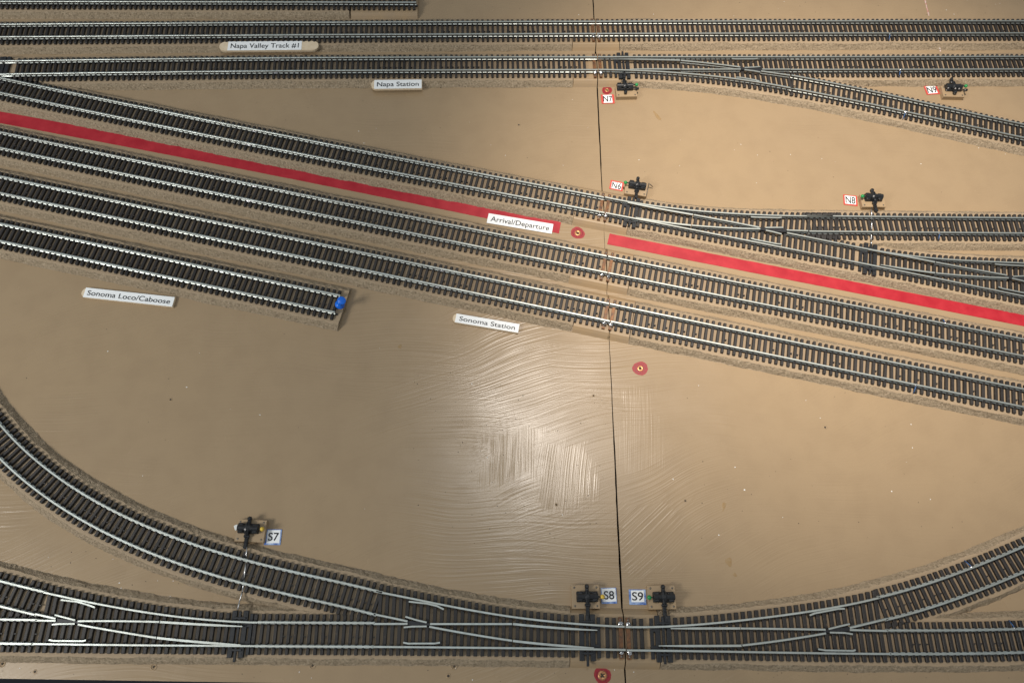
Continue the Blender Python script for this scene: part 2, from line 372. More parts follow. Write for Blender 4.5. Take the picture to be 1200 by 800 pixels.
# ------------------------------------------------------------------ painted cork roadbeds
BT, BB = 9.6, 13.0
def roadbed(route, a, b, dz=0.0, cut=(None, None), material=None, jit=1.0, extra=0.0, half=None, name='roadbed'):
    fn = R[route]; xa = a if isinstance(a, WX) else world_x(fn, a); xb = b if isinstance(b, WX) else world_x(fn, b)
    P = line(fn, xa, xb, 1.3); top = (half or BT) + extra; bot = BB + extra + ((half - BT) if half else 0)
    prof = [(bot, -0.3), (bot - .5, .25), ((top + bot) / 2, Z_BED * .55), (top + .35, Z_BED - .15), (top - .3, Z_BED), (-(top - .3), Z_BED), (-(top + .35), Z_BED - .15), (-(top + bot) / 2, Z_BED * .55), (-(bot - .5), .25), (-bot, -0.3)]
    wob = [[0] * (len(P) + 8) for _ in range(10)]
    for j in range(10):
        x = 0
        for i in range(len(P) + 8): x = .8 * x + random.uniform(-.22, .22); wob[j][i] = x
    def jt(j, k):
        if not jit or k in (0, len(P) - 1): return (0, 0)
        e = 1 if j in (1, 2, 3, 6, 7, 8) else (.6 if j in (0, 9) else .3)
        return (wob[j][k] * jit * e + random.uniform(-.12, .12) * jit * e, random.uniform(-.10, .10) * jit * (1 if j in (2, 7, 3, 6) else 0))
    mb = sweep(P, prof, dz, cut=cut, jitter=jt)
    o = mb.build(name, material or M_CORK, None); return struct(o)
L, Rt = seam(-1), seam(1)
def bed_pair(route_l, a, route_r, b, gapl, gapr, dz=0.0, cl=M_CORK):
    """cork up to the smooth blocks that carry the track over the seam"""
    fl, fr = R[route_l], R[route_r]
    xl = world_x(fl, gapl); xr = world_x(fr, gapr)
    roadbed(route_l, a, xl, dz); roadbed(route_r, xr, b, dz)
    def hit(fn):
        lo, hi = 30.0, 100.0
        for _ in range(40):
            m = (lo + hi) / 2
            if on_seam(fn(m), 0).x > m: lo = m
            else: hi = m
        return WX(lo)
    roadbed(route_l, WX(xl + .35), hit(fl), dz - .05, (None, L), M_BLOCK, 0.0, .15, name='roadbed_block')
    roadbed(route_r, hit(fr), WX(xr - .35), dz - .05, (Rt, None), M_BLOCK, 0.0, .15, name='roadbed_block')
    return hit(fl)
xs1 = bed_pair('t1', -30, 't1', 1230, 670, 726)
xs2 = bed_pair('t2', -30, 't2', 1230, 671, 728)
xs3 = bed_pair('t3', -30, 't3r', 1230, 676, 740)
xs4 = bed_pair('t4', -30, 't4', 1230, 672, 741)
xs5 = bed_pair('t5', -30, 't5', 1230, 676, 743)
xsm = bed_pair('main', -30, 'mainr', 1230, 668, 775)
roadbed('t0', -30, 409); roadbed('t0', 411, 489, -.1, material=M_BLOCK, jit=0, name='roadbed_block')
roadbed('t6', -30, 401.5)
roadbed('n7a', 738, 937, -.12); roadbed('n7b', 930, 1230, -.08)
roadbed('n6a', 755, 930, -.12); roadbed('n6b', 925, 1230, -.08)
roadbed('n8b', 1040, 1230, -.16)
roadbed('s7b', -30, 285, -.12); roadbed('curve', -62, 436, -.12); roadbed('s8b', 432, 668, -.16)
roadbed('s9b', 790, 1037, -.16); roadbed('curver', 1033, 1230, -.12)

# ------------------------------------------------------------------ track parts
PITCH = 3.12; HALF_G = 4.9; TIE_HALF = 8.5
def rail_prof(foot, head=.47):
    h = [(foot, 0), (foot, .22), (.22, .45), (.22, 1.3), (head, 1.45), (head, 1.88), (head - .14, 2.0)]
    return [(-x, z) for x, z in h] + list(reversed(h))
RAIL_PROF = rail_prof(.7); SWITCH_PROF = rail_prof(.5, .46)
ZRB = Z_TIE - .1
def tie_mesh():
    mb = MB(); mb.box((0, 0, Z_BED + .75 - .05), (1.52, TIE_HALF * 2, 1.55), ch=.22)
    for s in (-1, 1):
        for q in (-1, 1): mb.box((.0, s * HALF_G + q * .82, Z_TIE + .3), (.85, .8, .75), ch=.12)
        mb.box((1.5, s * HALF_G, Z_BED + .35), (1.6, 1.0, .6))
    me = bpy.data.meshes.new('tie'); me.from_pydata([(a * MM, b * MM, c * MM) for a, b, c in mb.v], [], mb.f); me.materials.append(M_TIE); return me
TIE_ME = tie_mesh()
def tie_mesh_nub():
    me = TIE_ME.copy(); bm = bmesh.new(); bm.from_mesh(me)
    r = bmesh.ops.create_cube(bm, size=1); bmesh.ops.scale(bm, vec=(1.1 * MM, .5 * MM, .5 * MM), verts=r['verts']); bmesh.ops.translate(bm, vec=(1.1 * MM, -.9 * MM, (Z_BED + 1.0) * MM), verts=r['verts'])
    bm.to_mesh(me); bm.free(); return me
TIE_ME2 = tie_mesh_nub()
def put_tie(parent, p, ang, dz=0):
    o = bpy.data.objects.new('tie', TIE_ME2 if random.random() < .4 else TIE_ME); COL.objects.link(o); o.parent = parent
    o.location = (p.x * MM, p.y * MM, dz * MM); o.rotation_euler = (0, 0, ang + random.gauss(0, .012)); return o
def rail_obj(P, parent, name='rail', cut=(None, None), prof=None, z=None):
    prof = prof or (RAIL_PROF if parent.name.startswith('track') else SWITCH_PROF)
    mb = sweep(P, prof, ZRB if z is None else z, cut=cut)
    return mb.build(name, M_RAIL, parent)
def solder(parent, c, r=1.0, z=None, sq=.7, name='solder_joint', m=None):
    return MB().ball((c.x, c.y, ZRB + .5 if z is None else z), r, sq, n=7, jit=r * .16).build(name, m or M_SOLDER, parent, True)
def feeder(parent, route, px, side, blue=True):
    """soldered feeder wire dropping beside a rail"""
    fn = R[route]; x = world_x(fn, px); p = Vector((x, fn(x))); t = (Vector((x + 1, fn(x + 1))) - p).normalized(); n = Vector((-t.y, t.x)) * side
    a, b, c = p + n * (HALF_G + .3), p + n * (HALF_G + 1.2), p + n * (TIE_HALF + .2)
    w_ = MB().tube([(a.x, a.y, ZR - .5), (b.x, b.y, ZR - .6), (c.x, c.y, Z_BED + .6)], .3).build('feeder_wire', M_BLUEW if blue else M_COPPER, parent, True)
    MB().ball((a.x, a.y, ZR - .45), .7, .8, n=6, jit=.12).build('solder_joint', M_SOLDER, parent, True)
def copper_tie(parent, fn, xs, side, sold=(1, 1)):
    """circuit board tie at the seam, rails soldered to it"""
    x = xs + side * 1.75; p = Vector((x, fn(x))); t = (Vector((x + 1, fn(x + 1))) - p).normalized(); ang = math.atan2(t.y, t.x)
    c = MB().box((p.x, p.y, Z_BED + .7), (1.7, 17.6, 1.5), rz=ang, ch=.06).build('copper_tie', M_COPPER, parent)
    n = Vector((-t.y, t.x))
    for s, k in ((1, sold[0]), (-1, sold[1])):
        if k: solder(c, p + n * s * (HALF_G + 1.0), 1.15 * k)
        q = p + n * s * 7.7; MB().lathe((q.x, q.y, Z_TIE - .1), [(.55, 0), (.55, .25), (.3, .38)], 10).build('screw_head', M_DARKST, c, True)
def flex(label, route, a, b, cuts=(None, None), skip=None, dz=0.0, seams=(None, None), group='lengths of straight track', rails=True, ph=0.0, joint=False, cat='model track'):
    fn = R[route]
    xa = a if isinstance(a, WX) else world_x(fn, a); xb = b if isinstance(b, WX) else world_x(fn, b)
    mid = Vector(((xa + xb) / 2, fn((xa + xb) / 2)))
    root = thing('track', label, cat, (0, 0, 0), 0, group)
    P = line(fn, xa, xb, 2.5)
    for s in (1, -1): rail_obj(offset(P, s * HALF_G), root, cut=cuts)
    dense = line(fn, xa, xb, .25); tot = sum((q - p).length for p, q in zip(dense, dense[1:])); nt = max(1, round(tot / PITCH)); acc = 0; pts = []
    for p, q in zip(dense, dense[1:]):
        l_ = (q - p).length
        while len(pts) < nt and (len(pts) + .5) * tot / nt <= acc + l_: pts.append(p + (q - p).normalized() * ((len(pts) + .5) * tot / nt - acc + random.gauss(0, .07)))
        acc += l_
    if joint:
        for s_ in (1, -1):
            e = line(fn, xb - 1.7, xb + 1.7, .8); mb = sweep(offset(e, s_ * HALF_G), [(-.9, 0), (-.9, .5), (-.35, .75), (.35, .75), (.9, .5), (.9, 0)], ZRB - .02); mb.build('rail_joiner', M_SOLDER, root)
    skips = [(world_x(fn, u), world_x(fn, v)) for u, v in (skip or [])]
    for p in pts:
        if any(u < p.x < v for u, v in skips): continue
        h = .5; t = Vector((2 * h, fn(p.x + h) - fn(p.x - h))); put_tie(root, p, math.atan2(t.y, t.x), dz)
    return root
def isect(fn, p, n):
    """signed distance from p along n to the curve y = fn(x)"""
    lo, hi = -60.0, 60.0
    g = lambda s: (p + n * s).y - fn((p + n * s).x)
    for _ in range(40):
        m = (lo + hi) / 2
        if g(m) < 0: lo = m
        else: hi = m
    return lo

def turnout(label, main, branch_side, toe, heel, point_px, north, south, rails, guards, wings, frog, thr, seam_cut=None, dz=0.0, group='track turnouts'):
    """toe/heel: photo columns; north/south: outer rail fits; rails: list of point lists (photo px)"""
    fn = R[main]; root = thing('turnout', label, 'turnout', (0, 0, 0), 0, group)
    xt = toe if isinstance(toe, WX) else world_x(fn, toe); xh = heel if isinstance(heel, WX) else world_x(fn, heel)
    lo, hi = min(xt, xh), max(xt, xh)
    cutlo = seam_cut if (seam_cut and xt < xh) else None; cuthi = seam_cut if (seam_cut and xt > xh) else None
    rail_obj(line(north, lo, hi, 2.5), root, 'stock_rail', (cutlo, cuthi)); rail_obj(line(south, lo, hi, 2.5), root, 'stock_rail', (cutlo, cuthi))
    for nm, deg, pts in rails:
        f2 = fit_px(pts, deg); xx = [at(a, b, ZR).x for a, b in pts]; P = line(f2, min(xx), max(xx), 2.0)
        if nm == 'point_rail': # tapers to a blade at the toe end
            toe_first = abs(P[0].x - xt) < abs(P[-1].x - xt)
            sc = (lambda q: .45 + .55 * min(1, q * 3)) if toe_first else (lambda q: .45 + .55 * min(1, (1 - q) * 3))
            mb = sweep(P, [(-.55, .1), (-.55, 1.85), (-.45, 1.97), (.45, 1.97), (.55, 1.85), (.55, .1)], ZRB, scale_end=sc); mb.build('point_rail', M_RAIL, root)
        else: rail_obj(P, root, nm)
    for pts in guards + wings:
        W = [at(a, b, ZR) for a, b in pts]; P = []
        for a, b in zip(W, W[1:]): P += [a + (b - a) * i / 4 for i in range(4)]
        P.append(W[-1])
        mb = sweep(P, [(-.45, 0), (-.45, 1.85), (-.3, 2.0), (.3, 2.0), (.45, 1.85), (.45, 0)], ZRB); mb.build('guard_rail' if pts in guards else 'wing_rail', M_RAIL, root)
    fr = [at(a, b, ZR - .5) for a, b in frog]
    v = [(p.x, p.y, ZR - .55) for p in fr] + [(p.x, p.y, Z_TIE - .1) for p in fr]; n = len(fr)
    o = obj('frog', v, [tuple(range(n)), tuple(reversed(range(n, 2 * n)))] + [(i, n + i, n + (i + 1) % n, (i + 1) % n) for i in range(n)], M_SWITCH, root)
    # ties, each as long as the rails there are wide apart
    xp = world_x(fn, point_px); dense = line(fn, lo, hi, .25); tot = sum((q - p).length for p, q in zip(dense, dense[1:])); nt = round(tot / PITCH); acc = 0; tp = []
    for p, q in zip(dense, dense[1:]):
        l_ = (q - p).length
        if len(tp) < nt and (len(tp) + .5) * tot / nt <= acc + l_: tp.append(p + (q - p).normalized() * ((len(tp) + .5) * tot / nt - acc))
        acc += l_
    for p in tp:
        t = (Vector((p.x + .5, fn(p.x + .5))) - Vector((p.x - .5, fn(p.x - .5)))).normalized(); nn = Vector((-t.y, t.x))
        if seam_cut and abs(p.x - xt) < 4.2: continue
        q_ = (p.x - xp) * (1 if xt > xh else -1)
        if -4.3 < q_ < 6.7: continue
        dn, ds = isect(north, p, nn) + 3.6, isect(south, p, nn) - 3.6
        c = p + nn * (dn + ds) / 2; ang = math.atan2(t.y, t.x)
        mb = MB().box((c.x, c.y, Z_BED + .7 + dz), (1.7, dn - ds, 1.55), rz=ang, ch=.2)
        for d in (dn - 3.6, ds + 3.6):
            for q in (-1, 1):
                e = p + nn * (d + q * .72); mb.box((e.x, e.y, Z_TIE + .22 + dz), (.8, .6, .6), rz=ang, ch=.1)
        mb.build('tie', M_TIE, root)
    # wide twin ties either side of the throw bar
    p = Vector((xp, fn(xp))); t = (Vector((xp + .5, fn(xp + .5))) - Vector((xp - .5, fn(xp - .5)))).normalized(); nn = Vector((-t.y, t.x)); ang = math.atan2(t.y, t.x)
    for s in (-1, 1):
        mb = MB(); q = p + t * s * 2.5; mb.box((q.x, q.y, Z_BED + .75), (2.2, 19.6, 1.7), rz=ang, ch=.2)
        for e in (-1, 1):
            h = q + nn * e * 8.3; mb.lathe((h.x, h.y, Z_TIE + .04), [(.5, 0), (.45, .18), (.2, .18)], 10)
        h = q + nn * (s * 3.0); 
        mb.build('point_tie', M_SWITCH, root)
    mb = MB()
    for e in (-1, 1):
        q = p + nn * e * 6.6; mb.box((q.x, q.y, Z_TIE + .2), (5.6, 1.0, .7), rz=ang, ch=.15)
    sd = 1 if xt > xh else -1
    q = p + t * sd * 5.2; mb.box((q.x, q.y, Z_BED + .7), (1.5, 17.2, 1.5), rz=ang, ch=.15)
    for e in (-1, 1):
        q = p + t * sd * 4.2 + nn * e * 3.6; mb.box((q.x, q.y, Z_BED + .8), (2.6, 1.6, 1.5), rz=ang, ch=.15)
    mb.build('point_frame', M_SWITCH, root)
    a, b = thr   # throw bar reach north and south of the centre line, mm
    q = p + nn * (a - b) / 2
    MB().box((q.x, q.y, Z_BED + 1.5), (1.15, a + b, .9), rz=ang, ch=.2).cyl((p.x + nn.x * 3.6, p.y + nn.y * 3.6, Z_TIE), (p.x + nn.x * 3.6, p.y + nn.y * 3.6, ZR - .9), .5).build('throw_bar', M_SWITCH, root)
    return root, p, nn

def F(pts, deg, z=ZR): return fit_px(pts, deg, z)
def off_fn(route, d):
    fn = R[route]
    def g(x):
        s = (fn(x + .5) - fn(x - .5)); return fn(x) + d * math.sqrt(1 + s * s)
    return g
# --- lengths of plain track
flex('straight track along the very top edge, cut off before the seam', 't0', -25, 488)
flex('left length of the upper through track above the long stick label', 't1', -25, 335, joint=True)
T = flex('upper through track between its joint right of the stick label and the seam', 't1', 335, xs1, (None, L), [(692, 700)]); copper_tie(T, R['t1'], xs1, -1, (0, 1))
T = flex('upper through track right of the seam, crossed by the white filler line', 't1', xs1, 1225, (Rt, None), [(690, 706)]); copper_tie(T, R['t1'], xs1, 1, (0, 1)); feeder(T, 't1', 1041, -1)
flex('left length of the second track from the top, below the long stick label', 't2', 14, 323, joint=True)
T = flex('second track from the top, above the short stick label and up to the seam', 't2', 323, xs2, (None, L), [(690, 702)]); copper_tie(T, R['t2'], xs2, -1, (.5, 1.05))
T = flex('second track from the top on the far right, above the ground throw marked N9', 't2', 925, 1225); feeder(T, 't2', 1053, -1)
T = flex('track slanting down to the right edge below the ground throw marked N9', 'n7b', 927, 1225, dz=-.06); feeder(T, 'n7b', 1062, -1)
flex('left length of the slanting track above the red stripe', 't3', -25, 294, dz=-.06, joint=True)
T = flex('slanting track above the red stripe, right length ending at the seam', 't3', 294, xs3, (None, L), [(700, 712)]); copper_tie(T, R['t3'], xs3, -1, (0, 1.1))
T = flex('level track at the right below the ground throw marked N8', 'n6b', 947, 1225, dz=-.06); feeder(T, 'n6b', 1099, -1)
flex('left length of the slanting track just below the red stripe', 't4', -25, 294, joint=True)
T = flex('slanting track just below the red stripe, right length ending at the seam', 't4', 294, xs4, (None, L), [(705.5, 716)]); copper_tie(T, R['t4'], xs4, -1, (.6, 1.1))
T = flex('slanting track right of the seam, just below the right red stripe', 't4', xs4, 1225, (Rt, None), [(705, 722)]); copper_tie(T, R['t4'], xs4, 1, (.6, 1.1)); feeder(T, 't4', 1108, 1)
flex('slanting track between two others on the left, running over the blue pin', 't5', -25, 515, joint=True)
T = flex('short slanting track above the Sonoma Station label, up to the seam', 't5', 515, xs5, (None, L), [(706, 720)]); copper_tie(T, R['t5'], xs5, -1, (.7, 1.15))
T = flex('lowest slanting track right of the seam, above the open tan board', 't5', xs5, 1225, (Rt, None), [(705, 722)]); copper_tie(T, R['t5'], xs5, 1, (.7, 1.15)); feeder(T, 't5', 1074, -1)
flex('dead end track stopping at the blue push pin', 't6', -25, 395.5)
flex('long curved track sweeping down from the left edge to the bottom track', 'curve', -25, 444, dz=-.06, group='curved tracks')
flex('short level stub of bottom track at the left edge', 'main', -25, 40, group='short tracks at the left edge')
flex('short slanting stub above the bottom track at the left edge', 's7b', -25, 46, dz=-.06, group='short tracks at the left edge')
flex('bottom track between the two left turnouts', 'main', 300, 438)
T = flex('bottom track at the right edge beyond the right turnout', 'mainr', 1042, 1225); feeder(T, 'mainr', 1193, 1)
T = flex('curved track rising from the bottom right turnout to the right edge', 'curver', 1034, 1225, dz=-.06, group='curved tracks'); feeder(T, 'curver', 1146, 1)

# --- turnouts
s9n = F([(735, 734), (785, 733.8), (800, 732.3), (850, 728.5), (900, 722.5), (950, 716.3), (980, 710.6), (1030, 700), (1042, 697)], 4)
turnout('turnout just right of the seam at the bottom, by the ground throw marked S9', 'mainr', 1, xsm, 1041, 779, s9n, off_fn('mainr', -HALF_G),
    [('point_rail', 2, [(786, 736.0), (800, 735.9), (840, 735.8), (867.5, 735.8)]), ('closure_rail', 2, [(868, 735.8), (930, 736.6), (967.5, 737.3)]), ('closure_rail', 2, [(996, 737.6), (1020, 738.2), (1041, 738.7)]),
     ('point_rail', 2, [(772, 756.2), (810, 756.2), (840, 756.4), (869, 756)]), ('closure_rail', 2, [(870, 755.8), (900, 752), (930, 748), (968, 741.5)]), ('closure_rail', 1, [(996, 735.3), (1041, 724.4)])],
    [[(948.8, 720.6), (955, 718.1), (982.5, 712.9), (990, 712.7)], [(958.8, 760), (967.5, 761.5), (1000, 762), (1002.8, 761)]],
    [[(971, 736.6), (983, 733.6), (996, 730.6)], [(972.5, 740.6), (990, 741), (999.4, 742.5)]],
    [(965, 738), (972, 736.5), (996, 734), (998, 738.5), (973, 741), (966, 741)], (9.5, 10.5), Rt)
copper_tie(bpy.data.objects['turnout'], R['mainr'], xsm, 1, (1.1, 1.05))
s8n = F([(430, 690.6), (465, 697.5), (502, 704.4), (540, 712.8), (590, 720.6), (640, 726.9), (660, 729.4), (690, 731.6), (710, 732.6), (735, 734)], 4)
T, _, _ = turnout('turnout just left of the seam at the bottom, by the ground throw marked S8', 'main', 1, xsm, 438, 689, s8n, off_fn('main', -HALF_G),
    [('point_rail', 2, [(601, 730.6), (640, 734.2), (660, 735.8), (700, 737.9)]), ('closure_rail', 2, [(504, 730.6), (560, 730.6), (600, 730.6)]), ('closure_rail', 1, [(477.5, 730.4), (438, 730.5)]),
     ('point_rail', 2, [(601, 750.4), (640, 754.6), (670, 756.9), (696, 758.6)]), ('closure_rail', 2, [(503, 733.8), (540, 740.6), (600, 750.2)]), ('closure_rail', 2, [(477.5, 727.5), (440, 719.6), (438, 719.2)])],
    [[(479, 704.4), (500, 706.7), (512, 709.5), (520, 713.5)], [(472.5, 752.3), (478, 753.5), (510, 753.4), (515.6, 752.3)]],
    [[(475, 722), (488, 726), (500, 728.8)], [(473, 734.6), (482.5, 733.6), (500, 733.4)]],
    [(476, 726.5), (500, 729.3), (508, 731), (500, 733.3), (476, 731.5)], (9.5, 12.0), L)
copper_tie(T, R['main'], xsm, -1, (1.1, 1.05))
s7n = F([(39, 691), (75, 698.8), (112.5, 706.9), (150, 713.8), (200, 721.3), (250, 726.1), (289, 728.6), (302, 729)], 3)
turnout('leftmost turnout on the bottom track, its rod reaching under the curve', 'main', 1, 300, 41, 277, s7n, off_fn('main', -HALF_G),
    [('point_rail', 2, [(187.5, 728.3), (212, 729.8), (237.5, 731.3), (284, 733.5)]), ('closure_rail', 2, [(91, 727.3), (150, 727.4), (186.5, 728.2)]), ('closure_rail', 1, [(65, 726.9), (41, 726.5)]),
     ('point_rail', 2, [(183.8, 746.9), (212.5, 750), (236, 752), (282, 755.2)]), ('closure_rail', 2, [(91, 731.3), (112.5, 735), (150, 741.7), (183, 746.8)]), ('closure_rail', 1, [(65, 724.4), (41, 719)])],
    [[(71, 702.5), (90, 704.6), (102, 708), (111, 711.3)], [(57, 749.2), (62, 750.3), (97, 750.6), (100.6, 749.6)]],
    [[(64, 720), (76, 723.2), (88, 726.3)], [(60.6, 731.3), (70, 730.6), (87.5, 730.4)]],
    [(62, 723.5), (88, 727), (100, 728.5), (88, 731), (62, 729)], (9.5, 11.5))
n7s = F([(698.5, 81.2), (721, 81.7), (742.5, 82.3), (767.5, 83.5), (792.5, 85), (820, 87.2), (845, 89.7), (870, 93.1), (895, 97.5), (927, 102.6)], 3)
T, _, _ = turnout('turnout right of the seam on the second track from the top, marked N7', 't2', -1, xs2, 926, 731.5, off_fn('t2', HALF_G), n7s,
    [('point_rail', 2, [(725, 69.3), (760, 69.6), (797, 70.6)]), ('closure_rail', 2, [(798, 70.7), (830, 73.8), (867.5, 78.4)]), ('closure_rail', 1, [(892, 83.1), (926, 88)]),
     ('point_rail', 2, [(738, 81), (782.5, 80.9), (797.5, 81)]), ('closure_rail', 1, [(798.5, 81), (868, 80.9)]), ('closure_rail', 1, [(893, 81), (926, 81)])],
    [[(857.5, 68.6), (862, 69), (884, 69), (888, 68.6)], [(863, 90.4), (870, 90.9), (886, 93.8), (890, 95)]],
    [[(872.5, 79.2), (884, 78.6), (891, 78)], [(872.5, 81.6), (884, 83), (891, 84.3)]],
    [(866, 79), (873, 79), (893, 80), (893, 83.5), (873, 82), (866, 81.3)], (10.5, 9.5), Rt)
copper_tie(T, R['t2'], xs2, 1, (.7, 1.05))
n6n = F([(706, 230), (735, 236.2), (760, 239.8), (777.5, 242.2), (797.5, 245), (840, 248.6), (880, 251.3), (916, 252.2), (948, 253)], 4)
T, _, _ = turnout('turnout right of the seam above the red stripe, marked N6', 't3r', 1, xs3, 984, 741, n6n, off_fn('t3r', -HALF_G),
    [('point_rail', 2, [(735.6, 237.3), (775, 244.8), (812, 251.3)]), ('closure_rail', 2, [(813, 251.5), (850, 258.4), (890, 266.2)]), ('closure_rail', 1, [(922.5, 272.6), (984, 285)]),
     ('point_rail', 2, [(745, 254.6), (780, 260.4), (810, 263.8)]), ('closure_rail', 2, [(811, 263.9), (840, 265.9), (865, 267.4), (891, 268)]), ('closure_rail', 1, [(922, 269.4), (947, 270.4)])],
    [[(880, 253.9), (885, 254.3), (912, 255), (916, 254.6)], [(880, 279.0), (885, 280.6), (911, 285.6), (916, 286)]],
    [[(897, 266.5), (906, 266.4), (918, 266.4)], [(897.5, 269.6), (906, 271.4), (916, 274)]],
    [(888, 266), (898, 266.8), (920, 268), (922, 272), (898, 270.3), (888, 268.8)], (9.5, 9.5), Rt)
copper_tie(T, R['t3r'], xs3, 1, (0, 1.15))
n8n = F([(985, 285), (1010, 289.8), (1030, 294), (1052, 297.6), (1081, 300.9), (1116, 303.8), (1165, 306.6), (1225, 309.6)], 4)
turnout('turnout at the right edge above the red stripe, its rod leading up to N8', 't3r', 1, 985, 1226, 1022, n8n, off_fn('t3r', -HALF_G),
    [('point_rail', 2, [(1018, 292.4), (1055, 298.9), (1096, 306.9)]), ('closure_rail', 2, [(1097, 307), (1135, 314), (1180, 322.2)]), ('closure_rail', 1, [(1202, 329.5), (1226, 334.5)]),
     ('point_rail', 2, [(1032, 310), (1060, 314.6), (1096, 319.6)]), ('closure_rail', 2, [(1097, 319.7), (1130, 322.6), (1182, 325.4)]), ('closure_rail', 1, [(1204, 326), (1226, 327)])],
    [[(1166, 309.0), (1172, 309.8), (1200, 311.2), (1210, 311.2)], [(1170, 335.8), (1176, 338), (1206, 344), (1212, 344.6)]],
    [[(1187, 323.6), (1200, 323.2), (1212, 323)], [(1186, 325.8), (1198, 328.6), (1210, 332)]],
    [(1178, 322.5), (1188, 324), (1210, 325), (1212, 330), (1190, 327.8), (1178, 325.8)], (9.5, 9.5))
# turnout just outside the left edge: only its points end shows
T = thing('turnout', 'end of a turnout cut off by the left edge, below the upper through track', 'turnout', (0, 0, 0), 0, 'track turnouts')
fn = R['t2']; xa, xb = world_x(fn, -25), world_x(fn, 16.5)
for s in (1, -1): rail_obj(offset(line(fn, xa, xb, 2.5), s * HALF_G), T, 'stock_rail')
for px in (-22, -16, -10): x = world_x(fn, px); put_tie(T, Vector((x, fn(x))), 0)
for px in (-4.5, 4.5):
    x = world_x(fn, px); MB().box((x, fn(x), Z_BED + .75), (2.3, 19.5, 1.7), ch=.2).build('point_tie', M_SWITCH, T)
x = world_x(fn, 0); MB().box((x, fn(x), Z_BED + 1.5), (1.7, 19, .9), ch=.2).build('throw_bar', M_SWITCH, T)

# ------------------------------------------------------------------ ground throws
def throw(label, px, py, deg, to_track, ball_side, colour, base=(12.8, 10.4), shift=(0, 0), back=5.4, reach=10.6, knob=False, tab=False, flat=False):
    """px,py: middle of the mechanism in the photo; to_track: +1 the track lies north, -1 south"""
    c = at(px, py, 4.6); rz = math.radians(deg) + (math.pi if to_track < 0 else 0)
    root = thing('ground_throw', label, 'ground throw', (c.x, c.y, 0), rz, 'black ground throws that set the turnouts')
    ZB = 3.0; bs = ball_side * to_track     # ball side in the local frame
    sx, sy = shift
    b = MB().box((sx, sy, ZB / 2), (base[0], base[1], ZB), ch=.12).build('base_block', M_BLOCK, root)
    for x in (-1, 1):
        for y in (-1, 1):
            MB().lathe((sx + x * (base[0] / 2 - 1.3), sy + y * (base[1] / 2 - 1.2), ZB - .02), [(.5, 0), (.45, .14), (.12, .1)], 10).build('screw_head', M_DARKST, b, True)
    mb = MB().box((0, 0, ZB + .5), (9.8, 4.6, 1.0), ch=.3)
    mb.box((-3.4, .2, ZB + 1.7), (2.6, 4.2, 1.6), ch=.45).box((3.3, -.1, ZB + 1.7), (2.7, 4.4, 1.6), ch=.45)
    mb.cyl((-4.9, 0, ZB + 1.9), (-1.2, 0, ZB + 1.9), 1.35, 14).cyl((1.2, 0, ZB + 1.9), (4.7, 0, ZB + 1.9), 1.35, 14)
    mb.cyl((-4.6, 1.5, ZB + 1.1), (4.6, 1.5, ZB + 1.1), .45).cyl((-4.3, -1.7, ZB + 1.1), (4.3, -1.7, ZB + 1.1), .4)
    mb.build('body', M_BLACK, root)
    mb = MB().lathe((0, 0, ZB + .8), [(1.9, 0), (1.9, 1.6), (1.5, 2.2), (.7, 2.5)], 16)
    mb.box((0, .3, ZB + 2.0), (1.7, 6.2, 2.4), ch=.5).lathe((0, -back + 1.0, ZB + .3), [(.95, 0), (.95, 1.6), (.6, 2.0)], 14).box((0, -back / 2, ZB + 1.1), (1.6, back, 1.3), ch=.3)
    mb.build('lever_hub', M_BLACK, root, False)
    y1 = reach
    mb = MB().box((0, y1 / 2 + .6, ZB + 1.0), (1.75, y1 - 1.2, 1.1), ch=.35).cyl((0, y1 - .3, ZB + .5), (0, y1 - .3, ZB + 1.9), .75, 12).box((0, 3.6, ZB + 1.5), (2.7, 1.3, 1.0), ch=.3)
    for yy in (1.6, 5.0, 6.4): mb.box((0, yy, ZB + 1.75), (1.2, .5, .5), ch=.1)
    mb.build('slide_bar', M_BLACK, root)
    lv = MB().tube([(bs * .8, -.3 + .4, ZB + 2.6), (bs * 4.6, .2, ZB + 2.5), (bs * 6.0, .2, ZB + 2.3)], .38).build('lever', M_BLACK, root, True)
    MB().ball((bs * 6.9, .2, ZB + 2.35), 1.05, .95, jit=.05).build('lever_ball', colour, lv, True)
    if knob: 
        k2 = MB().tube([(bs * 4.4, -1.5, ZB + 1.3), (bs * 6.2, -1.6, ZB + 1.2)], .3); k2.box((bs * 7.2, -1.65, ZB + 1.2), (2.2, 1.5, 1.1), ch=.35).build('stop_knob', M_BLACK, root)
    if tab: MB().box((-bs * 5.6, -.2, ZB + .9), (1.9, 2.4, .8), rz=.5, ch=.25).build('end_tab', M_WHITEP, root)
    return root
throw('ground throw with a green ball beside the S9 card, right of the seam', 778, 699, 0, -1, -1, M_GREEN, shift=(.6, .1))
throw('ground throw with a yellow ball touching the S8 card, left of the seam', 688.3, 698.5, 0, -1, 1, M_YEL, shift=(.6, 0))
throw('ground throw with yellow ball and white end tab, by the S7 card', 290.5, 618.5, -3, -1, 1, M_YEL, base=(13.6, 10.2), shift=(-1.0, .9), reach=9.0, tab=True)
throw('ground throw with a green ball beside the N6 card', 747, 216.5, -9, -1, -1, M_GREEN, base=(12.5, 8.5), shift=(.4, 1.6), reach=8.5)
throw('ground throw with a green ball beside the N8 card', 1024, 230.5, 0, -1, -1, M_GREEN, base=(13.5, 8.5), shift=(0, 1.5), reach=9.5)
throw('ground throw with green ball and black knob, beside the red ring and N7 card', 732.5, 101, 2, 1, 1, M_GREEN, base=(12.6, 8.2), shift=(.8, -2.4), back=5.2, knob=True)
throw('ground throw with green ball and grey knob, beside the N9 card', 1118, 102, -1, 1, 1, M_GREEN, base=(13.0, 8.2), shift=(-.2, -2.0), back=5.0, reach=6.8, knob=True)
